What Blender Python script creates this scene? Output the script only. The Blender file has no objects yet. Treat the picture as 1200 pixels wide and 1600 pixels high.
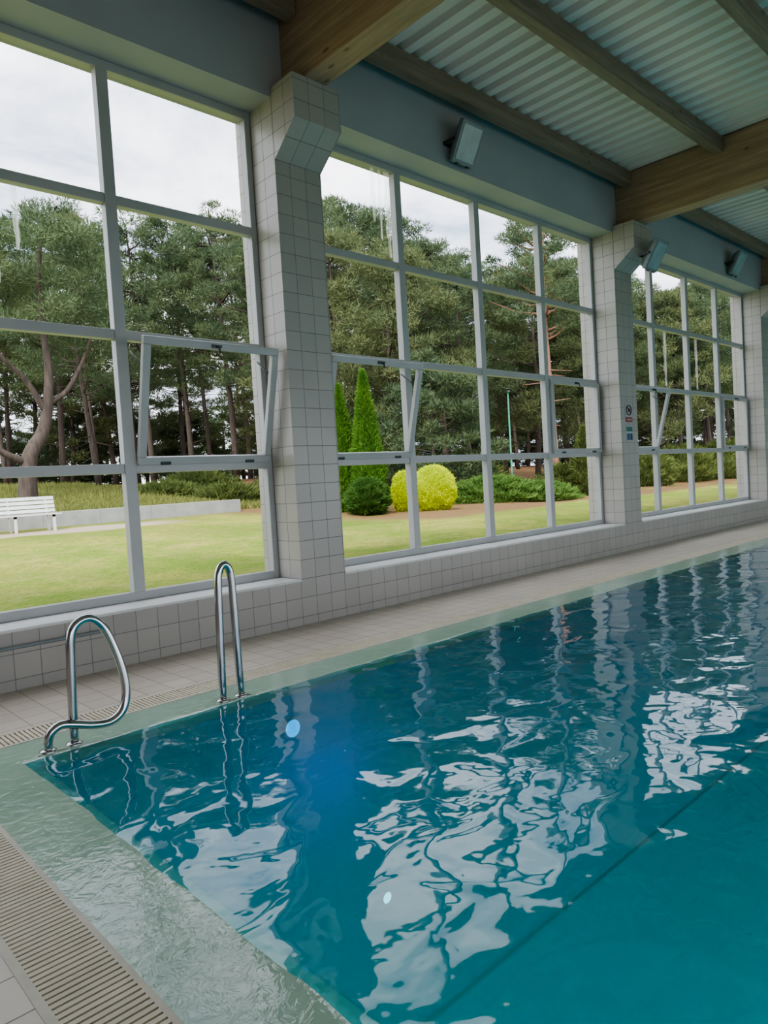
import bpy, math, random
import numpy as np
from mathutils import Vector, Matrix, noise as mnoise
random.seed(7); rng=np.random.default_rng(11)
SC=bpy.context.scene; COL=SC.collection
# ------------------------------------------------------------------ materials
def newmat(name):
    m=bpy.data.materials.new(name); m.use_nodes=True
    nt=m.node_tree; nt.nodes.clear()
    out=nt.nodes.new('ShaderNodeOutputMaterial')
    return m,nt,out
def N(nt,t,**kw):
    n=nt.nodes.new(t)
    for k,v in kw.items(): setattr(n,k,v)
    return n
def math_(nt,op,a,b=None,c=None):
    n=N(nt,'ShaderNodeMath',operation=op)
    for i,v in enumerate((a,b,c)):
        if v is None: continue
        if isinstance(v,(int,float)): n.inputs[i].default_value=v
        else: nt.links.new(v,n.inputs[i])
    return n.outputs[0]
def mixc(nt,f,a,b):
    n=N(nt,'ShaderNodeMix',data_type='RGBA')
    for s,v in ((0,f),(6,a),(7,b)):
        if isinstance(v,(int,float)): n.inputs[s].default_value=v
        elif isinstance(v,tuple): n.inputs[s].default_value=(*v[:3],1)
        else: nt.links.new(v,n.inputs[s])
    return n.outputs[2]
def noise(nt,vec,scale,detail=3,rough=.5,dist=0):
    n=N(nt,'ShaderNodeTexNoise'); n.inputs['Scale'].default_value=scale; n.inputs['Detail'].default_value=detail
    n.inputs['Roughness'].default_value=rough; n.inputs['Distortion'].default_value=dist
    if vec is not None: nt.links.new(vec,n.inputs['Vector'])
    return n.outputs['Fac']
def ramp(nt,f,p0,p1):
    n=N(nt,'ShaderNodeMapRange'); n.inputs[1].default_value=p0; n.inputs[2].default_value=p1
    nt.links.new(f,n.inputs[0]); return n.outputs[0]
def pos(nt): return N(nt,'ShaderNodeNewGeometry').outputs['Position']
def scaled(nt,vec,s):
    n=N(nt,'ShaderNodeMapping'); n.inputs['Scale'].default_value=s; nt.links.new(vec,n.inputs[0]); return n.outputs[0]
def bump(nt,h,dist,strength=1):
    n=N(nt,'ShaderNodeBump'); n.inputs['Distance'].default_value=dist; n.inputs['Strength'].default_value=strength
    nt.links.new(h,n.inputs['Height']); return n.outputs[0]
def princ(nt,out,col,rough=.5,metal=0,normal=None,spec=None):
    p=N(nt,'ShaderNodeBsdfPrincipled')
    if isinstance(col,tuple): p.inputs['Base Color'].default_value=(*col[:3],1)
    else: nt.links.new(col,p.inputs['Base Color'])
    if isinstance(rough,(int,float)): p.inputs['Roughness'].default_value=rough
    else: nt.links.new(rough,p.inputs['Roughness'])
    p.inputs['Metallic'].default_value=metal
    if spec is not None: p.inputs['Specular IOR Level'].default_value=spec
    if normal is not None: nt.links.new(normal,p.inputs['Normal'])
    nt.links.new(p.outputs[0],out.inputs[0]); return p
def simple(name,c1,c2=None,rough=.5,metal=0,scale=4,stretch=(1,1,1),bmp=0,spec=None):
    m,nt,out=newmat(name)
    tc=N(nt,'ShaderNodeTexCoord').outputs['Object']
    f=noise(nt,scaled(nt,tc,stretch),scale,4)
    f2=ramp(nt,f,.3,.7)
    c2=c2 or tuple(v*.85 for v in c1)
    princ(nt,out,mixc(nt,f2,c1,c2),rough,metal,bump(nt,f,bmp) if bmp else None,spec)
    return m
def tilemat(name,col,col2,grout,size=(.2,.2,.2),off=(.0137,.0137,.0137),g=.022,rough=.3,var=.06):
    m,nt,out=newmat(name)
    geo=N(nt,'ShaderNodeNewGeometry')
    sp=N(nt,'ShaderNodeSeparateXYZ'); nt.links.new(geo.outputs['Position'],sp.inputs[0])
    sn=N(nt,'ShaderNodeSeparateXYZ'); nt.links.new(geo.outputs['True Normal'],sn.inputs[0])
    line=None; cells=[]
    for i in range(3):
        a=math_(nt,'DIVIDE',math_(nt,'ADD',sp.outputs[i],off[i]),size[i])
        fr=math_(nt,'FRACT',a)
        l=math_(nt,'LESS_THAN',fr,g*.2/size[i])
        fl=math_(nt,'LESS_THAN',math_(nt,'ABSOLUTE',sn.outputs[i]),.75)
        l=math_(nt,'MULTIPLY',l,fl)
        line=l if line is None else math_(nt,'MAXIMUM',line,l)
        cells.append(math_(nt,'FLOOR',a))
    cb=N(nt,'ShaderNodeCombineXYZ')
    for i in range(3): nt.links.new(cells[i],cb.inputs[i])
    wn=N(nt,'ShaderNodeTexWhiteNoise'); nt.links.new(cb.outputs[0],wn.inputs['Vector'])
    base=mixc(nt,wn.outputs['Value'],col,col2)
    nz=ramp(nt,noise(nt,geo.outputs['Position'],1.3,4),.35,.75)
    base=mixc(nt,math_(nt,'MULTIPLY',nz,.25),base,tuple(v*.7 for v in col))
    c=mixc(nt,line,base,grout)
    inv=math_(nt,'SUBTRACT',1.0,line)
    princ(nt,out,c,math_(nt,'ADD',math_(nt,'MULTIPLY',line,.5),rough),0,bump(nt,inv,.002))
    return m
def woodmat(name,axis,ca,cb_,lam=.045):
    m,nt,out=newmat(name); P=pos(nt)
    st=[9,9,9]; st[axis]=.7
    n1=noise(nt,scaled(nt,P,tuple(st)),2.2,5,.6,.4)
    sp=N(nt,'ShaderNodeSeparateXYZ'); nt.links.new(P,sp.inputs[0])
    z=math_(nt,'DIVIDE',sp.outputs[2],lam)
    fr=math_(nt,'LESS_THAN',math_(nt,'FRACT',z),.07)
    wn=N(nt,'ShaderNodeTexWhiteNoise',noise_dimensions='1D'); nt.links.new(math_(nt,'FLOOR',z),wn.inputs['W'])
    c=mixc(nt,ramp(nt,n1,.35,.65),ca,cb_)
    c=mixc(nt,math_(nt,'MULTIPLY',wn.outputs['Value'],.35),c,tuple(v*.6 for v in cb_))
    v=N(nt,'ShaderNodeTexVoronoi'); st2=[5,5,5]; st2[axis]=2.2
    nt.links.new(scaled(nt,P,tuple(st2)),v.inputs['Vector']); v.inputs['Scale'].default_value=1.0
    k=ramp(nt,v.outputs['Distance'],.13,.06)
    c=mixc(nt,math_(nt,'MULTIPLY',k,.6),c,(.06,.03,.015))
    c=mixc(nt,math_(nt,'MULTIPLY',fr,.35),c,(.05,.03,.02))
    princ(nt,out,c,.55)
    return m
M={}
M['tile']=tilemat('wall_tile',(.48,.45,.41),(.435,.41,.375),(.21,.20,.185),(.2,.2,.2),(.0137,.0137,-.0836+.2),g=.026)
M['floor']=tilemat('deck_tile',(.74,.63,.52),(.66,.56,.47),(.40,.34,.29),(.2,.2,.2),g=.03,rough=.3)
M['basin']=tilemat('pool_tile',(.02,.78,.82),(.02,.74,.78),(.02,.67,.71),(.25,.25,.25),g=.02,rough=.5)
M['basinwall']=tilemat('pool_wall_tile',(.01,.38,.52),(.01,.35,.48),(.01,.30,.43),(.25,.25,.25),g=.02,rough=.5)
M['paint']=simple('blue_grey_paint',(.43,.445,.465),(.39,.41,.43),.7,scale=1.5)
M['frame']=simple('window_frame_white',(.47,.475,.47),(.42,.425,.42),.35,scale=2)
M['sill']=simple('sill_white',(.78,.78,.75),(.7,.7,.67),.35)
M['beam']=woodmat('glulam_wood',1,(.50,.35,.225),(.36,.245,.155))
M['purlin']=woodmat('purlin_wood',0,(.34,.26,.19),(.24,.18,.13),.06)
M['roof']=simple('corrugated_metal',(.76,.69,.655),(.68,.62,.59),.5,scale=1)
M['steel']=simple('stainless_steel',(.56,.56,.56),(.46,.46,.47),.12,1,scale=6)
M['darksteel']=simple('dark_metal',(.08,.09,.09),None,.4,.6)
M['grate']=simple('grate_plastic',(.80,.71,.55),(.66,.58,.44),.5,scale=7)
M['channel']=simple('channel_dark',(.17,.155,.12),None,.8)
M['line']=simple('dark_joint_line',(.0,.16,.21),None,.8)  # dark strip drawn along the joint of pool wall and floor
M['strip']=simple('edge_strip',(.74,.66,.54),(.62,.56,.46),.5,scale=8)
M['lamp_body']=simple('floodlight_grey',(.27,.31,.32),None,.45,.3)
M['lamp_glass']=simple('floodlight_glass',(.40,.50,.52),(.28,.39,.41),.10,0,scale=5,spec=.6)
M['white']=simple('sign_white',(.5,.5,.5),None,.4)
M['red']=simple('sign_red',(.36,.06,.06),None,.4)
M['black']=simple('sign_black',(.03,.03,.03),None,.4)
M['signgreen']=simple('sign_green',(.05,.20,.15),None,.4)
M['signblue']=simple('sign_blue',(.05,.12,.28),None,.4)
M['bench']=simple('bench_white_paint',(.8,.8,.8),(.7,.71,.72),.5)
M['concrete']=simple('concrete_grey',(.42,.42,.42),(.31,.32,.32),.85,scale=3,bmp=.01)
M['bark']=simple('pine_bark',(.115,.088,.07),(.058,.046,.04),.9,scale=3,stretch=(3,3,.6),bmp=.03)
M['redbark']=simple('red_pine_bark',(.38,.20,.13),(.19,.11,.075),.9,scale=3,stretch=(3,3,.6),bmp=.03)
M['pole']=simple('green_pole_paint',(.06,.30,.20),None,.5)
def leafmat(name,a,b,c,scale=.9,t=.3):
    m,nt,out=newmat(name); P=pos(nt)
    f=ramp(nt,noise(nt,P,scale,2),.35,.65)
    f2=ramp(nt,noise(nt,P,scale*9,1),.3,.7)
    col=mixc(nt,f,a,b); col=mixc(nt,math_(nt,'MULTIPLY',f2,.5),col,c)
    p=princ(nt,out,col,.8,spec=.08)
    tr=N(nt,'ShaderNodeBsdfTranslucent'); nt.links.new(col,tr.inputs[0])
    mx=N(nt,'ShaderNodeMixShader'); mx.inputs[0].default_value=t
    nt.links.new(p.outputs[0],mx.inputs[1]); nt.links.new(tr.outputs[0],mx.inputs[2]); nt.links.new(mx.outputs[0],out.inputs[0])
    return m
M['needle']=leafmat('pine_needles',(.105,.155,.085),(.175,.22,.105),(.075,.115,.068),t=.22)
M['needle_b']=leafmat('pine_needles_olive',(.14,.175,.085),(.215,.24,.11),(.10,.13,.065),t=.22)
M['thuja']=leafmat('thuja_green',(.12,.25,.045),(.18,.33,.055),(.065,.16,.035),2.5)
M['darkshrub']=leafmat('dark_shrub_green',(.09,.19,.045),(.14,.25,.06),(.05,.13,.035),2.5)
M['yellow']=leafmat('golden_foliage',(.82,.86,.05),(.76,.84,.06),(.48,.62,.04),2.5,.35)
M['juniper']=leafmat('juniper_green',(.17,.30,.08),(.25,.38,.11),(.09,.18,.05),2)
M['shrub']=leafmat('shrub_green',(.15,.20,.07),(.22,.26,.085),(.08,.12,.045),2)
M['drygrass']=leafmat('long_grass',(.24,.27,.085),(.19,.24,.075),(.30,.28,.12),1.2)
# lawn with sandy path and brown soil bed
m,nt,out=newmat('lawn'); P=pos(nt)
sp=N(nt,'ShaderNodeSeparateXYZ'); nt.links.new(P,sp.inputs[0])
f=ramp(nt,noise(nt,P,.5,5,.7),.38,.62)
col=mixc(nt,f,(.19,.28,.045),(.36,.355,.09))
f1=ramp(nt,noise(nt,P,1.6,4,.7),.46,.64); col=mixc(nt,math_(nt,'MULTIPLY',f1,.5),col,(.43,.35,.15))
f2=ramp(nt,noise(nt,P,5,4,.85),.42,.64); col=mixc(nt,math_(nt,'MULTIPLY',f2,.6),col,(.13,.20,.03))
f3=ramp(nt,noise(nt,P,.2,3,.6),.46,.60); col=mixc(nt,math_(nt,'MULTIPLY',f3,.5),col,(.11,.165,.03))  # broad darker grass patches, partly standing in for tree shade
dry=math_(nt,'MULTIPLY',ramp(nt,sp.outputs[1],13,19),ramp(nt,noise(nt,P,.3,3),.25,.6))
col=mixc(nt,dry,col,(.22,.165,.095))
soil=math_(nt,'MULTIPLY',ramp(nt,math_(nt,'ADD',sp.outputs[1],math_(nt,'MULTIPLY',noise(nt,P,.9,3),1.6)),6.5,7.2),ramp(nt,sp.outputs[0],11.5,13))
soil=math_(nt,'MULTIPLY',soil,ramp(nt,noise(nt,P,.8,4),.25,.40)); col=mixc(nt,math_(nt,'MULTIPLY',soil,.9),col,(.22,.128,.072))
wob=math_(nt,'MULTIPLY',noise(nt,P,.7,3),.9)
py_=math_(nt,'ADD',sp.outputs[1],wob)
pth=math_(nt,'MULTIPLY',ramp(nt,py_,12.6,12.9),ramp(nt,py_,14.6,14.3)); pth=math_(nt,'MULTIPLY',pth,ramp(nt,sp.outputs[0],10.2,8.8))
col=mixc(nt,pth,col,(.44,.36,.27))
princ(nt,out,col,.9,0,bump(nt,noise(nt,P,14,3),.05),spec=.1); M['lawn']=m
# water
def schlick(nt,r0,normal=None,power=5,gain=1.0):
    lw=N(nt,'ShaderNodeLayerWeight'); lw.inputs['Blend'].default_value=.5
    if normal is not None: nt.links.new(normal,lw.inputs['Normal'])
    return math_(nt,'ADD',r0,math_(nt,'MULTIPLY',math_(nt,'POWER',lw.outputs['Facing'],power),gain*(1-r0)))
m,nt,out=newmat('pool_water'); P=pos(nt)
h1=noise(nt,scaled(nt,P,(1,1.1,1)),2.8,1.5,.42,.5); h2=noise(nt,P,11.0,1,.5,.3); h0=noise(nt,P,.9,1,.4,.2)
h=math_(nt,'ADD',math_(nt,'ADD',h1,math_(nt,'MULTIPLY',h2,.06)),math_(nt,'MULTIPLY',h0,1.2))
nb=bump(nt,h,.0150)
gl=N(nt,'ShaderNodeBsdfGlossy'); gl.inputs['Roughness'].default_value=.03; nt.links.new(nb,gl.inputs['Normal'])
tr=N(nt,'ShaderNodeBsdfTransparent'); tr.inputs[0].default_value=(.60,.98,.99,1)
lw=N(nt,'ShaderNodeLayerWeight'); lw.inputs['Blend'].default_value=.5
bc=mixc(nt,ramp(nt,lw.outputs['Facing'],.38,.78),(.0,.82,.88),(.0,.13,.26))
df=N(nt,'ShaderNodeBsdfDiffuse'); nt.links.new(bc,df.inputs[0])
body=N(nt,'ShaderNodeMixShader'); body.inputs[0].default_value=.42
nt.links.new(tr.outputs[0],body.inputs[1]); nt.links.new(df.outputs[0],body.inputs[2])
mx=N(nt,'ShaderNodeMixShader'); nt.links.new(schlick(nt,.05,nb,4),mx.inputs[0])
nt.links.new(body.outputs[0],mx.inputs[1]); nt.links.new(gl.outputs[0],mx.inputs[2]); nt.links.new(mx.outputs[0],out.inputs[0]); M['water']=m
# wet ledge
m,nt,out=newmat('wet_ledge'); P=pos(nt)
n1=noise(nt,P,3,4); n2=noise(nt,P,17,3,.55,.9); n3=ramp(nt,noise(nt,P,9,4,.7,.8),.4,.6)
c=mixc(nt,ramp(nt,n1,.3,.7),(.46,.61,.47),(.38,.54,.43)); c=mixc(nt,math_(nt,'MULTIPLY',n3,.3),c,(.33,.49,.41))
princ(nt,out,c,.05,0,bump(nt,n2,.0030)); M['ledge']=m
# limescale streaks
m,nt,out=newmat('limescale'); P=pos(nt)
tr=N(nt,'ShaderNodeBsdfTransparent'); d=N(nt,'ShaderNodeBsdfTranslucent'); d.inputs[0].default_value=(.95,.96,.97,1)
mx=N(nt,'ShaderNodeMixShader'); nt.links.new(math_(nt,'MULTIPLY',ramp(nt,noise(nt,scaled(nt,P,(55,1,.5)),1.0,4,.7),.34,.72),.62),mx.inputs[0])
nt.links.new(tr.outputs[0],mx.inputs[1]); nt.links.new(d.outputs[0],mx.inputs[2]); nt.links.new(mx.outputs[0],out.inputs[0]); M['lime']=m
def emis(name,c,s):
    m,nt,out=newmat(name); e=N(nt,'ShaderNodeEmission'); e.inputs[0].default_value=(*c,1); e.inputs[1].default_value=s
    nt.links.new(e.outputs[0],out.inputs[0]); return m
M['bluelamp']=emis('underwater_lamp_blue',(.0,.42,1),2.2)
M['palelamp']=emis('underwater_fitting_pale',(.25,.8,1),2.2)
# ------------------------------------------------------------------ mesh helpers
class MB:
    def __init__(s): s.v=[]; s.f=[]; s.sm=[]
    def add(s,v,f,smooth=False):
        o=len(s.v); s.v+= [tuple(p) for p in v]; s.f+=[tuple(i+o for i in q) for q in f]; s.sm+=[smooth]*len(f); return s
    def box(s,x0,x1,y0,y1,z0,z1,mtx=None):
        v=[(x,y,z) for z in (z0,z1) for y in (y0,y1) for x in (x0,x1)]
        if mtx is not None: v=[tuple(mtx@Vector(p)) for p in v]
        return s.add(v,[(0,2,3,1),(4,5,7,6),(0,1,5,4),(2,6,7,3),(0,4,6,2),(1,3,7,5)])
    def prism(s,poly,axis,a,b):
        def mk(p,t):
            l=list(p); l.insert(axis,t); return tuple(l)
        n=len(poly); v=[mk(p,a) for p in poly]+[mk(p,b) for p in poly]
        f=[tuple(range(n))[::-1],tuple(range(n,2*n))]+[(i,(i+1)%n,n+(i+1)%n,n+i) for i in range(n)]
        return s.add(v,f)
    def tube(s,path,r,seg=10,cap=True):
        path=[Vector(p) for p in path]; n=len(path); rr=r if isinstance(r,(list,tuple)) else [r]*n
        t=[(path[min(i+1,n-1)]-path[max(i-1,0)]).normalized() for i in range(n)]
        up=Vector((0,0,1)) if abs(t[0].z)<.9 else Vector((1,0,0))
        a=t[0].cross(up).normalized(); v=[];f=[]
        for i in range(n):
            a=(a-t[i]*a.dot(t[i])).normalized(); b=t[i].cross(a)
            for k in range(seg):
                an=2*math.pi*k/seg; v.append(path[i]+(a*math.cos(an)+b*math.sin(an))*rr[i])
        for i in range(n-1):
            for k in range(seg):
                f.append((i*seg+k,i*seg+(k+1)%seg,(i+1)*seg+(k+1)%seg,(i+1)*seg+k))
        if cap: f.append(tuple(range(seg))[::-1]); f.append(tuple(range((n-1)*seg,n*seg)))
        s.add(v,f,True)
        return s
    def lathe(s,prof,seg=24,c=(0,0,0)):
        v=[];f=[]
        for r,z in prof:
            for k in range(seg):
                a=2*math.pi*k/seg; v.append((c[0]+r*math.cos(a),c[1]+r*math.sin(a),c[2]+z))
        for i in range(len(prof)-1):
            for k in range(seg): f.append((i*seg+k,i*seg+(k+1)%seg,(i+1)*seg+(k+1)%seg,(i+1)*seg+k))
        n=len(prof); f.append(tuple(range(seg))[::-1]); f.append(tuple(range((n-1)*seg,n*seg)))
        s.add(v,f,True); return s
    def mesh(s,name,mat):
        me=bpy.data.meshes.new(name); me.from_pydata(s.v,[],s.f); me.materials.append(mat)
        me.polygons.foreach_set('use_smooth',s.sm); me.update(); return me
    def build(s,name,mat,parent=None,bevel=0):
        o=bpy.data.objects.new(name,s.mesh(name,mat)); COL.objects.link(o)
        if parent: o.parent=parent
        if bevel:
            b=o.modifiers.new('bevel','BEVEL'); b.width=bevel; b.segments=2; b.limit_method='ANGLE'
        return o
def tag(o,label=None,cat=None,group=None,kind=None):
    if label: o['label']=label
    if cat: o['category']=cat
    if group: o['group']=group
    if kind: o['kind']=kind
    return o
def empty(name,loc=(0,0,0),rz=0):
    o=bpy.data.objects.new(name,None); COL.objects.link(o); o.location=loc; o.rotation_euler=(0,0,rz); o.empty_display_size=.2; return o
def smoothpath(pts,k=8):
    pts=[Vector(p) for p in pts]; P=[pts[0]*2-pts[1]]+pts+[pts[-1]*2-pts[-2]]; o=[]
    for i in range(1,len(P)-2):
        for j in range(k):
            t=j/k; a,b,c,d=P[i-1],P[i],P[i+1],P[i+2]
            o.append(.5*((2*b)+(c-a)*t+(2*a-5*b+4*c-d)*t*t+(3*b-a-3*c+d)*t**3))
    o.append(pts[-1]); return o
def struct(o,label,cat=None): return tag(o,label,cat or None,None,'structure')
# ------------------------------------------------------------------ hall dimensions
c1,w,S,d=4.40,.60,6.94,.424
W=S-w; p=W/4
zs=.484; ZR=[.537,1.722,2.960,4.195,5.396]; zl=5.45; zb=5.54; zp=6.16; zc=6.46
XE=25.9
cols=[c1-S,c1,c1+S,c1+2*S,c1+3*S]
mb=MB().box(-8,XE,0,d+.25,-.3,zs-.025); struct(mb.build('wall_low',M['tile']),'low grey tiled wall running below the windows')
mb=MB().box(-8,XE,0,d+.25,zl,zc+.05); struct(mb.build('wall_upper',M['paint']),'blue grey painted wall band above the windows')
mb=MB().box(XE,XE+.3,-14,d+.25,-.3,zc+.1); struct(mb.build('wall_far',M['tile']),'tiled end wall at the far end of the hall')
mb=MB().box(-8,cols[0],.0,d+.25,zs-.025,zl); struct(mb.build('wall_unseen_near',M['tile']),'unseen tiled wall added before the first window against light leaks')  # out-of-view stretch of wall, added to stop light leaking in
mb=MB().box(-8,XE,-14.3,-14,3.5,zc+.1).box(-8.3,-8,-14.3,d+.25,-.3,zc+.1); struct(mb.build('wall_unseen_back',M['paint']),'unseen walls added behind the viewer, left open below to set the fill light')  # out of view; added to darken the hall, gap below sets the fill
for i,cx in enumerate(cols):
    mb=MB()
    mb.box(cx,cx+w,-.004,d+.25,zs-.03,zl+.01)
    mb.prism([(0,4.815),(-.38,5.11),(-.38,zb),(0,zb)][::-1],0,cx,cx+w)
    struct(mb.build('wall_column_%d'%(i+1),M['tile']),'grey tiled column with a slanted bracket below the roof beam')
for i in range(4):
    x0=cols[i]+w; x1=cols[i+1]
    o=MB().box(x0+.002,x1-.002,-.012,d+.2,zs-.025,zs).build('trim_%d'%(i+1),M['sill'],None,.006); struct(o,'white window sill board')
# ------------------------------------------------------------------ windows
def sash(root,xa,xb,za,zb_,tilt,label,opened):
    o=MB()
    W_,H_=xb-xa,zb_-za; t=.075
    o.box(0,W_,-.03,.03,0,t).box(0,W_,-.03,.03,H_-t,H_).box(0,t,-.03,.03,t,H_-t).box(W_-t,W_,-.03,.03,t,H_-t)
    s=o.build('sash',M['frame'],root,.008); s.location=(xa,-.055,za); s.rotation_euler=(tilt,0,0); s['label']=label
    l=MB().box(W_/2-.05,W_/2+.05,-.05,-.03,H_-.05,H_-.02).tube([(W_/2,-.045,H_-.035),(W_/2,-.075,H_-.035),(W_/2+.02,-.08,H_-.09)],.010,8)
    l.build('latch',M['darksteel'],s)
    for fx in (.18,.82):
        MB().box(W_*fx-.05,W_*fx+.05,-.042,-.03,.002,.03).build('hinge',M['darksteel'],s)
    if opened:
        for sx in (.03,W_-.03):
            L=Vector((sx,.0,H_-.3)); Rm=Matrix.Rotation(-tilt,3,'X')
            tgt=Rm@Vector((0,.055,H_-.12)); tgt.x=sx
            MB().tube([L,tgt],.008,6).build('stay',M['darksteel'],s)
def window(idx,x0,x1,open_,closed_,streaks):
    root=empty('window_%d'%idx,(0,d,0)); struct(root,'white framed window grid of sixteen panes'); 
    f=MB(); hw=.055; D0,D1=-.03,.06
    zlo,zhi=zs,zl
    f.box(x0,x0+.07,D0,D1,zlo,zhi).box(x1-.07,x1,D0,D1,zlo,zhi)
    f.box(x0+.07,x1-.07,D0,D1,zlo,ZR[0]+.03).box(x0+.07,x1-.07,D0,D1,ZR[4]-.03,zhi)
    for k in (1,2,3): f.box(x0+p*k-hw,x0+p*k+hw,D0-.01,D1,ZR[0]+.03,ZR[4]-.03)
    for z in ZR[1:4]:
        for k in range(4): f.box(x0+p*k+(hw if k else .07),x0+p*(k+1)-(hw if k<3 else .07),D0,D1,z-.045,z+.045)
    f.build('frame',M['frame'],root,.006)
    for k in open_: sash(root,x0+p*k+.06,x0+p*(k+1)-.06,ZR[1]+.03,ZR[2]-.02,math.radians(14.5),'bottom hung sash tilted open into the hall',True)
    for k in closed_: sash(root,x0+p*k+.05,x0+p*(k+1)-.05,ZR[1]+.02,ZR[2]-.02,0,'bottom hung sash shut flush in its frame',False)
    for (xa,za,zb_,wd_) in streaks:
        b=MB(); n=14
        z=[zb_-(zb_-za)*i/n for i in range(n+1)]
        v=[]
        for i,zz in enumerate(z):
            ww=wd_*(.85+.15*math.sin(i*1.3+xa*9))*(1 if i<n-3 else .6); ox=.004*math.sin(i*.9+xa*5)
            v+=[(xa-ww/2+ox,.012,zz),(xa+ww/2+ox,.012,zz)]
        b.add(v,[(2*i,2*i+1,2*i+3,2*i+2) for i in range(n)]); b.build('limescale_streak',M['lime'],root)
window(1,cols[0]+w,cols[1],[3],[0],[(1.43,3.05,4.14,.15),(1.56,3.15,4.15,.08),(1.69,3.02,4.14,.14),(1.82,3.3,4.14,.08),(1.33,3.1,4.14,.07),(2.0,3.6,4.14,.06)])
window(2,cols[1]+w,cols[2],[0],[3],[(6.44,4.3,5.36,.10),(6.31,4.5,5.36,.06),(6.2,4.7,5.36,.08)])
window(3,cols[2]+w,cols[3],[0],[3],[(14.1,3.05,4.14,.16),(15.6,3.05,4.14,.16)])
window(4,cols[3]+w,cols[4],[],[0,3],[])
# ------------------------------------------------------------------ floor, ledge, basin, grates
PX,PY=1.235,-1.78; GXi,GXo=.83,.56; GYi,GYo=-1.33,-1.06; ZW=-.0075; ZF=-3.2
mb=MB().box(-8,XE,GYo,0,-.3,0).box(-8,GXo,-14,GYo,-.3,0); struct(mb.build('floor',M['floor']),'beige tiled pool deck')
def ledge():
    # slab with a washed lip, so that the waterline on it wanders a little
    mb=MB(); a=GYi-PY; b=PX-GXi
    def pr(wd_): return [(0,-.004,0),(wd_-.15,-.0046,.3),(wd_-.10,-.0058,1),(wd_-.06,-.0088,1),(wd_-.025,-.020,.6),(wd_,-.05,0),(wd_,-.09,0)]
    def strip(pts,fn,along):
        v=[];m_=len(pts)
        for t in along:
            for q,z,k in pts:
                x,y=fn(q,t); nz=mnoise.noise(Vector((x*3.1,y*3.1,0)))*.0011+mnoise.noise(Vector((x*9,y*9,3)))*.0006
                v.append((x,y,z+k*nz))
        f=[(i*m_+j,i*m_+j+1,(i+1)*m_+j+1,(i+1)*m_+j) for i in range(len(along)-1) for j in range(m_-1)]
        mb.add(v,f,True)
    strip(pr(a),lambda q,t:(t,GYi-q),list(np.arange(GXi,14,.06))+list(np.arange(14,XE+.01,.3)))
    strip([(q,z-.0002,k) for q,z,k in pr(b)],lambda q,t:(GXi+q,t),list(np.arange(-14,-8,.3))+list(np.arange(-8,PY+.33,.06)))
    return mb
struct(ledge().build('trim_5',M['ledge']),'wet pale green overflow ledge around the pool')
bx,by=PX+.006,PY-.006
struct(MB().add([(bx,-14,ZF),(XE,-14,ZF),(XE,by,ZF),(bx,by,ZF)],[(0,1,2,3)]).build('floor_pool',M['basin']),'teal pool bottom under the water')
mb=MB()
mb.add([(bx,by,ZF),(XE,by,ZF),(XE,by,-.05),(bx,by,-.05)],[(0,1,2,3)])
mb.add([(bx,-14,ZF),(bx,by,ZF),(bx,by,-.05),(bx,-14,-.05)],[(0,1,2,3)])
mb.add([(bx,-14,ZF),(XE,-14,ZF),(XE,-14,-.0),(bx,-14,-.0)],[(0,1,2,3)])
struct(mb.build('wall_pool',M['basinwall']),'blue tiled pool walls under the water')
lm=MB().box(PX+.05,XE,PY-.05,PY-.008,ZF,ZF+.012).build('trim_6',M['line']); struct(lm,'thin dark line along the foot of the pool wall')
wt=MB().add([(PX-.125,-14,ZW),(XE,-14,ZW),(XE,PY+.125,ZW),(PX-.125,PY+.125,ZW)],[(0,1,2,3)]).build('pool_water',M['water'])
tag(wt,'rippled teal water filling the swimming pool','water',None,'stuff')
def grate(along_x):
    r=empty('overflow_grate',(0,0,0))
    sl=MB(); fr=MB(); ch=MB()
    if along_x:
        x=GXi+.02
        while x<XE-.05: sl.box(x,x+.018,GYi+.02,GYo-.03,-.03,.0); x+=.028
        fr.box(GXo,XE,GYo-.03,GYo,-.05,.002).box(GXi,XE,GYi,GYi+.02,-.05,.0); ch.box(GXo,XE,GYi,GYo,-.3,-.05)
        sl.box(GXi,XE,GYi+.14,GYi+.155,-.035,-.006)
    else:
        y=-9.0
        while y<GYi+.2: sl.box(GXo+.03,GXi-.02,y,y+.018,-.03,.0); y+=.028
        fr.box(GXo,GXo+.03,-14,GYo-.03,-.05,.002).box(GXi-.02,GXi,-14,GYi,-.05,.0); ch.box(GXo+.03,GXi,-14,GYi,-.3,-.05)
    sl.build('slats',M['grate'],r); fr.build('edge_frame',M['strip'],r); ch.build('channel',M['channel'],r); return r
tag(grate(True),'pale slatted overflow grate along the window side of the pool','drain grate')
tag(grate(False),'pale slatted overflow grate across the near end of the pool','drain grate')
# ------------------------------------------------------------------ handrails
r=empty('pool_handrail',(1.456,-1.61,-.008)); tag(r,'low curled steel handrail at the pool corner','handrail')
L=[(1.306,0),(1.312,.06),(1.332,.11),(1.385,.14),(1.46,.125),(1.56,.095),(1.66,.085),(1.73,.115),(1.772,.18),(1.784,.286),(1.768,.41),(1.74,.52),(1.695,.645),(1.65,.71),(1.60,.74),(1.55,.735),(1.505,.70),(1.482,.63),(1.474,.52),(1.466,.3),(1.456,0)]
n=len(L)
MB().tube(smoothpath([(x-1.456,-.035*math.sin(math.pi*min(1,i/(n*.62)))**2,z) for i,(x,z) in enumerate(L)],6),.0275,14).build('tube',M['steel'],r)
for x in (1.306,1.456): MB().lathe([(.048,0),(.048,.008),(.036,.014),(.029,.016)],20,(x-1.456,0,0)).build('base_flange',M['steel'],r)
MB().box(-.22,.07,-.05,.05,-.004,.003).build('base_plate',M['steel'],r)
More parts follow.
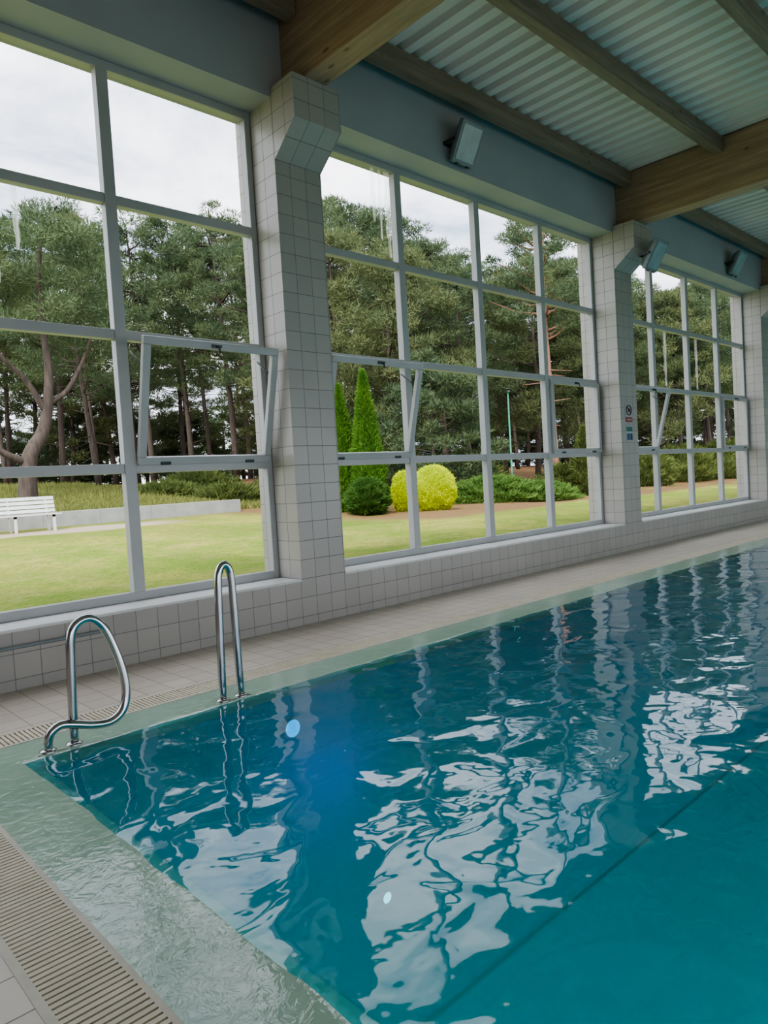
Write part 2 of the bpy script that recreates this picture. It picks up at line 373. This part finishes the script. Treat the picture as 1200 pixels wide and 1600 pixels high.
r=empty('pool_handrail',(2.545,-1.61,-.008)); tag(r,'tall narrow hairpin steel handrail on the ledge below the tiled column','handrail')
L=[(2.44,0),(2.447,.3),(2.455,.6),(2.463,.82),(2.475,.90),(2.50,.945),(2.53,.95),(2.557,.915),(2.57,.84),(2.577,.6),(2.582,.3),(2.586,0)]
MB().tube(smoothpath([(x-2.51,0,z) for x,z in L],6),.0275,14).build('tube',M['steel'],r)
for x in (2.44,2.586): MB().lathe([(.048,0),(.048,.008),(.036,.014),(.029,.016)],20,(x-2.51,0,0)).build('base_flange',M['steel'],r)
MB().box(-.13,.13,-.05,.05,-.004,.003).build('base_plate',M['steel'],r)
r=empty('wall_pipe',(.4,-.05,.345)); tag(r,'thin grey pipe fixed along the low tiled wall at left','pipe')
MB().tube([(-2.5,0,0),(1.88,0,0),(1.9,.01,0),(1.9,.05,0)],.014,10).build('tube',M['lamp_body'],r)
for x in (-.6,.6,1.6): MB().box(x-.015,x+.015,-.016,.05,-.02,.02).build('clip',M['lamp_body'],r)
# ------------------------------------------------------------------ roof
bl=['large laminated timber beam nearest the camera above the first column','laminated timber beam resting on the second tiled column','laminated timber beam on the farthest visible column']
for i,cx in enumerate(cols[1:4]):
    c=cx+w/2
    tag(MB().box(c-.14,c+.14,-14,-.003,zb+.003,6.39).build('roof_beam',M['beam'],None,.008),bl[i],'beam','laminated beams under the roof')
bays=['nearest bay','bay between first and second beams','bay beyond the second beam']
rowsn=['purlin against the window wall','purlin second from the wall','purlin third from the wall','purlin fourth from the wall']
for bi in range(3):
    xa=(cols[bi]+w/2+.145) if bi else cols[0]; xb=cols[bi+1]+w/2-.145
    for ri,y in enumerate((-.24,-1.72,-3.20,-4.68)):
        o=MB().box(xa,xb,y-.07,y+.07,zp,zc-.067).build('roof_purlin',M['purlin'],None,.006)
        tag(o,'brown '+rowsn[ri]+', '+bays[bi],'purlin','timber purlins under the corrugated roof')
x=-8.0; prof=[]
while x<XE: prof+=[(x,0),(x+.07,0),(x+.10,-.065),(x+.22,-.065)]; x+=.25
v=[];f=[]
for (x,z) in prof: v+=[(x,-14,zc+z),(x,.2,zc+z)]
for i in range(len(prof)-1): f.append((2*i,2*i+1,2*i+3,2*i+2))
struct(MB().add(v,f).build('ceiling',M['roof']),'corrugated metal roof deck')
# ------------------------------------------------------------------ floodlights
def floodlight(loc,rx,rz,label):
    r=empty('floodlight',loc,rz); tag(r,label,'floodlight','grey hall floodlights')
    m4=Matrix.Rotation(rx,4,'X')
    b=MB()
    P8=[(-.21,-.06,-.25),(.21,-.06,-.25),(.21,-.06,.25),(-.21,-.06,.25),(-.21,0,-.25),(.21,0,-.25),(.21,0,.25),(-.21,0,.25),(-.12,.12,-.15),(.12,.12,-.15),(.12,.12,.15),(-.12,.12,.15)]
    b.add([tuple(m4@Vector(q)) for q in P8],[(0,1,2,3)]+[(a,a+4,(a+1)%4+4,(a+1)%4) for a in range(4)]+[(a+4,a+8,(a+1)%4+8,(a+1)%4+4) for a in range(4)]+[(11,10,9,8)])
    b.build('housing',M['lamp_body'],r,.01)
    MB().box(-.175,.175,-.068,-.058,-.21,.21,m4).build('front_glass',M['lamp_glass'],r,.006)
    y=MB()
    y.prism([(-.243,-.02),(-.243,.17),(.243,.17),(.243,-.02),(.227,-.02),(.227,.155),(-.227,.155),(-.227,-.02)],2,-.02,.02)
    y.build('bracket',M['darksteel'],r)
    for sx in (-.1,.1): MB().box(sx-.02,sx+.02,-.075,-.03,-.27,-.245,m4).build('clip',M['darksteel'],r)
    return r
floodlight((7.31,-.17,5.73),math.radians(28),0,'large grey floodlight on the painted wall above the second window')
floodlight((11.70,-.55,4.98),math.radians(30),0,'grey floodlight on the slanted bracket of the second column')
floodlight((16.44,-.17,5.73),math.radians(28),0,'grey floodlight on the painted wall above the farthest window')
# signs
r=empty('safety_sign',(11.62,-.006,2.39)); tag(r,'white sign with a round prohibition symbol and red band','sign')
MB().box(-.12,.12,-.006,0,-.16,.16).build('panel',M['white'],r)
MB().tube([(.085*math.cos(a),-.010,.055+.085*math.sin(a)) for a in [2*math.pi*k/32 for k in range(33)]],.010,6,False).build('ring',M['black'],r)
MB().tube([(-.06,-.012,.115),(.06,-.012,-.005)],.010,6).build('slash',M['red'],r)
MB().lathe([(.022,0),(.022,.055)],12,(0.0,-.008,.025)).build('figure',M['black'],r)
MB().box(-.11,.11,-.012,-.006,-.15,-.07).build('red_band',M['red'],r)
MB().box(-.09,.09,-.014,-.012,-.118,-.102).build('band_line',M['white'],r)
r=empty('safety_sign',(11.62,-.006,2.04)); tag(r,'pale sign with green and blue pictograms under the prohibition sign','sign')
MB().box(-.12,.12,-.006,0,-.14,.14).build('panel',M['white'],r)
MB().box(-.10,.10,-.010,-.006,.035,.115).build('pictogram_panel',M['signgreen'],r)
MB().box(-.09,.015,-.010,-.006,-.115,.0).build('pictogram_panel',M['signblue'],r)
MB().box(.035,.095,-.010,-.006,-.115,.0).build('pictogram_panel',M['black'],r)
# underwater fittings
def fitting(loc,rx,R,mat,label,cat):
    r=empty('pool_lamp',loc); tag(r,label,cat); q=Matrix.Rotation(rx,4,'X')
    def disc(prof,name,mm):
        b=MB().lathe(prof,24); b.v=[tuple(q@Vector(a)) for a in b.v]; b.build(name,mm,r)
    disc([(R*1.15,0),(R*1.15,.01),(R,.015)],'ring',M['basinwall']); disc([(R*.98,.016),(R*.5,.025),(.001,.027)],'lens',mat)
fitting((2.914,by-.002,-.29),math.pi/2,.065,M['bluelamp'],'round glowing blue underwater lamp in the pool wall near the handrails','pool lamp')
fitting((3.73,by-.002,-1.93),math.pi/2,.045,M['palelamp'],'small round pale glowing fitting deeper in the pool wall','pool lamp')
pl=bpy.data.lights.new('pool_lamp_light','POINT'); pl.energy=4.5; pl.color=(.0,.14,1); pl.shadow_soft_size=.07
po=bpy.data.objects.new('pool_lamp_light',pl); COL.objects.link(po); po.location=(3.25,by-.45,-.75)
# ------------------------------------------------------------------ outside
def sstep(a,b,t): t=min(1,max(0,(t-a)/(b-a))); return t*t*(3-2*t)
def gz(x,y):
    return .25+.032*min(y,40)+.75*sstep(15.5,30,y)+.25*sstep(15.1,16.5,y)*(1-sstep(12,15,x))
gx=np.concatenate([np.arange(-30,40,1.0),np.arange(40,170,5)]); gy=np.concatenate([np.arange(.7,34,.6),np.arange(34,120,5)])
v=[(x,y,gz(x,y)+(.03*math.sin(x*1.7+y)+.02*math.sin(y*2.3-x*.6))*(1-sstep(11,13,y)*(1-sstep(16,18,y))) ) for y in gy for x in gx]; nx=len(gx)
f=[(j*nx+i,j*nx+i+1,(j+1)*nx+i+1,(j+1)*nx+i) for j in range(len(gy)-1) for i in range(nx-1)]
g=MB().add(v,f,True).build('ground',M['lawn']); struct(g,'grass lawn with a sandy path, rising towards the pine wood')
r=empty('park_bench',(5.5,13.85,gz(5.5,13.85))); tag(r,'white slatted park bench on the path at left','bench')
b=MB(); 
for k in range(4): b.box(-1.15,1.15,-.28+k*.125,-.18+k*.125,.42,.45)
b.build('seat',M['bench'],r)
b=MB(); m4=Matrix.Rotation(math.radians(-12),4,'X'); m4.translation=(0,.25,.46)
for k in range(4): b.box(-1.15,1.15,-.015,.015,.03+k*.115,.115+k*.115,m4)
b.build('backrest',M['bench'],r)
for x in (-.95,.0,.95):
    l=MB().box(x-.03,x+.03,-.27,-.21,-.03,.42).box(x-.03,x+.03,.17,.23,-.03,.42).box(x-.03,x+.03,-.27,.23,.36,.42).box(x-.025,x+.025,.015,.05,-.05,.47,m4)
    l.build('leg',M['bench'],r)
b=MB()
for x in np.arange(3.4,11.6,1.6): b.box(x,x+1.598,14.95,15.15,gz(x,15)-.4,gz(x,15)+.42)
tag(b.build('retaining_wall',M['concrete'],None,.012),'low grey concrete retaining wall behind the lawn','wall')
# vegetation
def tri_mesh(name,V,mat,core=None):
    verts=V; faces=np.arange(len(V))
    me=bpy.data.meshes.new(name)
    if core: 
        cv=np.array(core.v); 
        tri=[]
        for q in core.f:
            for k in range(1,len(q)-1): tri.append((q[0],q[k],q[k+1]))
        tri=np.array(tri)+len(V); verts=np.vstack([V,cv]); faces=np.concatenate([faces,tri.ravel()])
    nt_=len(faces)//3
    me.vertices.add(len(verts)); me.vertices.foreach_set('co',verts.astype(np.float32).ravel())
    me.loops.add(len(faces)); me.loops.foreach_set('vertex_index',faces.astype(np.int32))
    me.polygons.add(nt_); me.polygons.foreach_set('loop_start',np.arange(0,len(faces),3,dtype=np.int32)); me.polygons.foreach_set('loop_total',np.full(nt_,3,dtype=np.int32))
    me.materials.append(mat); me.update(calc_edges=True); me.validate(); return me
def tufts(P,Dr,L,wd):
    n=len(P); Dr=Dr/np.linalg.norm(Dr,axis=1,keepdims=True)
    a=np.cross(Dr,rng.normal(size=(n,3))); a/=np.linalg.norm(a,axis=1,keepdims=True)
    l=L*rng.uniform(.6,1.3,(n,1)); w_=wd*rng.uniform(.7,1.3,(n,1))
    V=np.empty((n,3,3)); V[:,0]=P-a*w_/2; V[:,1]=P+a*w_/2; V[:,2]=P+Dr*l
    return V.reshape(-1,3)
def clumps(C,R,per,L,wd,up=.6):
    C=np.repeat(C,per,0); R=np.repeat(R,per,0); n=len(C)
    u=rng.normal(size=(n,3)); u/=np.linalg.norm(u,axis=1,keepdims=True); u*=rng.uniform(.3,1,(n,1))**.6
    P=C+u*R; Dr=u+rng.normal(size=(n,3))*.5+np.array([0,0,up])
    return tufts(P,Dr,L,wd)
def pine(seed,h,cb,rad,ncl,mat,bark,lean=.3,r0=.2,per=250,flat=.36):
    rs=np.random.default_rng(seed)
    path=[(lean*math.sin(t*2.1+seed)*t,lean*math.cos(t*1.7+seed)*t-lean*t,h*t) for t in np.linspace(0,1,9)]
    tr=MB().tube(path,[r0*(1-.82*t) for t in np.linspace(0,1,9)],8)
    C=[];R=[]
    for i in range(ncl):
        t=cb+(1-cb)*((i+.5)/ncl)**.9
        q=(t-cb)/(1-cb)
        prof=rad*(math.sin(math.pi*min(.97,(.18+.8*q)))**.7)
        a=rs.uniform(0,6.283); k=prof*math.sqrt(rs.uniform(.12,1))
        j=min(7,int(t*8)); fr=t*8-j; bx_=path[j][0]*(1-fr)+path[j+1][0]*fr; by_=path[j][1]*(1-fr)+path[j+1][1]*fr
        z=h*t+rs.uniform(-.4,.4)
        c=(bx_+k*math.cos(a),by_+k*math.sin(a),z)
        s=rs.uniform(.55,1.1)*rad*.23
        C.append(c); R.append((s,s,s*flat))
        c2=(c[0]+s*.9*math.cos(a+.8),c[1]+s*.9*math.sin(a+.8),c[2]+rs.uniform(-.1,.25)); C.append(c2); R.append((s*.7,s*.7,s*.32))
        if i%3==0: 
            z0=max(.1,z-k*.35); tr.tube([(bx_,by_,z0),(bx_+k*.5*math.cos(a),by_+k*.5*math.sin(a),z0+k*.1),c],[r0*.28,r0*.2,.02],5,False)
    for i in range(9):
        t=rs.uniform(.12,cb+.1); a=rs.uniform(0,6.28); k=rs.uniform(.5,1.8); j=min(7,int(t*8))
        bx_,by_=path[j][:2]; tr.tube([(bx_,by_,h*t),(bx_+k*math.cos(a),by_+k*math.sin(a),h*t+rs.uniform(-.3,.4))],[.04,.012],5,False)
    F=clumps(np.array(C),np.array(R),per//2,.25,.044)
    return tr.mesh('trunk',bark),tri_mesh('foliage',F,mat),h
variants=[pine(1,16,.45,3.4,100,M['needle'],M['bark']),pine(2,17.5,.50,3.0,95,M['needle_b'],M['bark'],.5),pine(3,14.5,.38,3.6,105,M['needle'],M['bark'],.6),
          pine(4,11,.2,3.4,105,M['needle_b'],M['bark'],.5,.17),pine(5,5.2,.06,2.3,80,M['needle'],M['bark'],.1,.1),pine(6,15,.58,3.2,90,M['needle'],M['redbark'],.8,.27)]
def at(u,s): return s*(.6848+.7281*u), -6+s*(.7274-.6854*u)
def treeline(u):
    return .42 if u<-.2 else (.42-.03*(u+.2)/.2 if u<0 else (.39-.11*u/.4 if u<.4 else .28))
def tree(vi,u,s,label,group=None,k=1.0,sink=.1,sc=None,wide=1):
    x,y=at(u,s); r=empty('pine_tree',(x,y,gz(x,y)-sink),random.uniform(0,6.28))
    h=variants[vi][2]
    if sc is None:
        T=(treeline(u)*random.uniform(.84,1.0)*s+1.46-gz(x,y))*k
        sc=max(.55,min(1.2,T/h))
    r.scale=(max(sc,.75)*wide,max(sc,.75)*wide,sc)
    tag(r,label,'tree',group)
    for nm,me in zip(('trunk','foliage'),variants[vi][:2]):
        o=bpy.data.objects.new(nm,me); COL.objects.link(o); o.parent=r
    return r
LAB='tall dark green pine standing in the dense wood behind the lawn'; GRP='pines of the wood behind the lawn'
for k in range(24):
    u=-.70+1.42*k/23+random.uniform(-.02,.02); tree(random.choice([0,1,2,2]),u,random.uniform(38,46),LAB,GRP)
for k in range(28):
    u=-.70+1.42*k/27+random.uniform(-.02,.02); tree(random.choice([0,1,2,3]),u,random.uniform(50,64),LAB,GRP,.9)
for k in range(24):
    u=-.70+1.42*k/23+random.uniform(-.02,.02); tree(random.choice([3,3,0]),u,random.uniform(66,80),LAB,GRP,.7)
for k in range(30):
    u=-.70+1.42*k/29+random.uniform(-.02,.02); tree(4,u,random.uniform(56,86),'low bushy pine filling the gaps between trunks deep in the wood','low pines deep in the wood',1,.3,random.uniform(1.25,1.75),1.15)
for k,(u,s,vi,kk) in enumerate([(-.40,33,2,.95),(-.16,34,0,.95),(-.06,33,3,1.0),(.03,31,3,.97),(.13,33,2,.98),(.22,36,3,.98),(.33,36,2,1.0),(.40,38,3,1.0),(.47,40,2,1.0),(.56,44,2,1.0)]):
    tree(vi,u,s,'tall pine standing at the front edge of the wood','pines at the front edge of the wood',kk)
tree(4,.075,26.5,'low bushy young pine between the conical conifers and the lamp post',sc=1.0)
tree(5,.245,30,'pine with reddish bare trunk behind the right half of the second window',sc=.8)
x,y=at(-.502,26); r=empty('pine_tree',(x,y,gz(x,y)-.1)); tag(r,'gnarled pine with low twisting branches behind the white bench','tree')
t=MB().tube(smoothpath([(0,0,0),(.05,0,.9),(.2,0,1.8),(.75,.1,2.7),(1.0,.1,3.8),(1.15,.2,5.2),(1.0,.2,7.5),(1.2,.1,10)],4),[.36-.3*i/28 for i in range(29)],9)
t.tube(smoothpath([(.1,0,1.5),(-.5,-.1,1.75),(-1.1,-.1,2.1),(-2.0,0,2.4),(-3,0,3.6)],4),[.17-.008*i for i in range(17)],7)
t.tube(smoothpath([(.9,.1,3.4),(.3,.2,4.6),(-.5,.1,5.4),(-1.4,0,7)],4),[.13-.007*i for i in range(13)],7)
t.tube(smoothpath([(1.0,.1,3.7),(1.8,.2,4.3),(2.5,.1,5.6),(3,0,7)],4),[.12-.006*i for i in range(13)],7)
t.build('trunk',M['bark'],r)
rs=np.random.default_rng(4); C=np.array([(rs.uniform(-3.5,3.6),rs.uniform(-2.5,2.5),rs.uniform(6,10.5)) for _ in range(80)]); R=np.full((80,3),.8); R[:,2]=.34
o=bpy.data.objects.new('foliage',tri_mesh('foliage',clumps(C,R,230,.26,.05),M['needle'])); COL.objects.link(o); o.parent=r
def conebush(name,u,s,h,rad,mat,label,cat,prof,n,L=.16,wd=.06,dirup=.9,core=.9,lobe=1):
    x,y=at(u,s); r=empty(name,(x,y,gz(x,y)-.05)); tag(r,label,cat)
    tt=rng.uniform(0,1,n); rr=np.array([prof(t) for t in tt])*rad; a=rng.uniform(0,6.283,n); j=rng.uniform(.86,1.04,n)
    j+=lobe*(.07*np.sin(a*5+tt*17)+.05*np.sin(a*3-tt*29))
    P=np.stack([rr*j*np.cos(a),rr*j*np.sin(a),tt*h],1)
    Dr=np.stack([np.cos(a)*.8,np.sin(a)*.8,np.full(n,dirup)],1)+rng.normal(size=(n,3))*.35
    cm=MB().lathe([(max(.01,prof(t)*rad*core*.92),t*h*.97) for t in np.linspace(0,1,12)],16)
    o=bpy.data.objects.new('foliage',tri_mesh('foliage',tufts(P,Dr,L,wd),mat,cm)); COL.objects.link(o); o.parent=r
    MB().tube([(0,0,-.1),(0,0,h*.5)],.05,8).build('stem',M['bark'],r)
    return r
cone=lambda t:(.72+.5*t) if t<.25 else max(.02,.845*(1-((t-.25)/.76)**1.35))
globe=lambda t:max(.05,math.sqrt(max(0,1-(2*t*.93-.86)**2)))
conebush('conical_conifer',-.0545,21.6,3.9,.55,M['thuja'],'conical green conifer nearest the tiled column','conifer',cone,9000,.13,.045)
conebush('conical_conifer',-.019,21.2,4.25,.58,M['thuja'],'taller conical green conifer beside the golden bush','conifer',cone,10000,.13,.045)
conebush('rounded_shrub',-.022,20.3,1.05,.58,M['darkshrub'],'rounded dark green shrub at the foot of the conical conifers','shrub',globe,7000,.13,.04,.5,.85,1.2)
conebush('golden_bush',.072,20.9,1.36,.62,M['yellow'],'round golden yellow bush on the lawn','bush',globe,13000,.09,.03,.4,.85,.5)
conebush('golden_bush',.030,21.2,1.22,.34,M['yellow'],'narrower golden bush left of the round golden bush','bush',globe,8000,.09,.03,.4,.85,.6)
mound=lambda t:max(.02,math.sqrt(max(0,1-(t*.98)**2)))
for u,s,h,rad,lb in [(.155,24.5,.85,1.5,'low spreading juniper mound right of the golden bush'),(.215,25,.6,1.3,'low spreading juniper mound left of the red barked pine'),(.118,24.6,.6,.7,'small juniper mound just behind the golden bush')]:
    conebush('juniper',u,s,h,rad,M['juniper'],lb,'bush',mound,9000,.2,.05,.6,.8,2)
conebush('yellow_shrub',.288,27,2.6,.7,M['shrub'],'upright yellow green shrub by the right edge of the second window','shrub',cone,6000)
blob=lambda t:max(.05,math.sin(math.pi*min(.98,.2+.78*t))**.6)
k=0
for u,s,h,rad in [(-.31,30,.5,1.2),(-.22,29,.65,1.1),(.26,28,1.1,.9),(.02,28,2.0,1.3),(.12,30,1.5,1.4),(.36,32,1.6,1.4),(.42,36,1.8,1.5),(.49,38,2.0,1.8),(-.26,33,.9,1.5),(-.12,31,1.7,1.4)]:
    r=conebush('undergrowth_shrub',u,s,h,rad,M['shrub'],'leafy green shrub growing under the edge of the pines','shrub',blob,4500,.32,.06,.7,.6,3); r['group']='shrubs under the edge of the pines'; k+=1
n=52000; U=rng.uniform(-.62,.62,n); Sx=rng.uniform(21,34,n)
X=Sx*(.6848+.7281*U); Y=-6+Sx*(.7274-.6854*U); k=Y>15.5; X=X[k];Y=Y[k]
P=np.stack([X,Y,np.array([gz(a,b) for a,b in zip(X,Y)])],1); Dr=rng.normal(size=P.shape)*.45+np.array([0,0,1])
o=bpy.data.objects.new('bank_grass',tri_mesh('bank_grass',tufts(P,Dr,.24,.05),M['drygrass'])); COL.objects.link(o); tag(o,'rough grass covering the bank before the pines','grass',None,'stuff')
x,y=at(.184,29.5); r=empty('lamp_post',(x,y,gz(x,y))); tag(r,'slender green lamp post in front of the pines','lamp post')
MB().lathe([(.07,0),(.07,.5),(.04,.55),(.03,4.2)],12).build('pole',M['pole'],r)
MB().lathe([(.03,0),(.08,.04),(.09,.09),(.04,.13)],16,(0,0,4.2)).build('lamp_head',M['lamp_body'],r)
MB().lathe([(.19,0),(.19,.015),(.04,.06)],16,(0,0,4.33)).build('lamp_cap',M['darksteel'],r)
# ------------------------------------------------------------------ world + sun
wd=bpy.data.worlds.new('sky'); SC.world=wd; wd.use_nodes=True; nt=wd.node_tree; nt.nodes.clear()
out=N(nt,'ShaderNodeOutputWorld'); bg=N(nt,'ShaderNodeBackground'); tc=N(nt,'ShaderNodeTexCoord').outputs['Generated']
cl=ramp(nt,noise(nt,scaled(nt,tc,(1,1,2.4)),3.6,6,.58,.3),.36,.64)
sp=N(nt,'ShaderNodeSeparateXYZ'); nt.links.new(tc,sp.inputs[0])
c=mixc(nt,cl,(.28,.34,.46),(.95,.96,1.0))
c=mixc(nt,ramp(nt,sp.outputs[2],-.02,-.15),c,(.22,.22,.18))
nt.links.new(c,bg.inputs[0]); bg.inputs[1].default_value=3.3; nt.links.new(bg.outputs[0],out.inputs[0])
sl=bpy.data.lights.new('sun','SUN'); sl.energy=3.4; sl.angle=math.radians(12); sl.color=(1,.95,.86)
so=bpy.data.objects.new('sun',sl); COL.objects.link(so)
so.rotation_euler=Vector((.75,.45,-1.0)).to_track_quat('-Z','Y').to_euler()
SC.view_settings.view_transform='AgX'; SC.view_settings.exposure=0.15
try: SC.view_settings.look='AgX - Medium High Contrast'
except Exception: pass
# ------------------------------------------------------------------ camera
yaw,pit,rol=math.radians(43.2677),math.radians(2.4811),math.radians(3.4168)
rv=Vector((math.cos(yaw),-math.sin(yaw),0)); fw=Vector((math.sin(yaw)*math.cos(pit),math.cos(yaw)*math.cos(pit),-math.sin(pit))); dn=-rv.cross(fw)
R_=rv*math.cos(rol)+dn*math.sin(rol); U_=rv*math.sin(rol)-dn*math.cos(rol)
cd=bpy.data.cameras.new('camera'); cam=bpy.data.objects.new('camera',cd); COL.objects.link(cam)
mt=Matrix((( R_.x,U_.x,-fw.x,0),(R_.y,U_.y,-fw.y,-6),(R_.z,U_.z,-fw.z,1.4615),(0,0,0,1))); cam.matrix_world=mt
cd.sensor_fit='VERTICAL'; cd.sensor_height=24; cd.lens=1101.35*24/1600; cd.clip_start=.05; cd.clip_end=500
SC.camera=cam
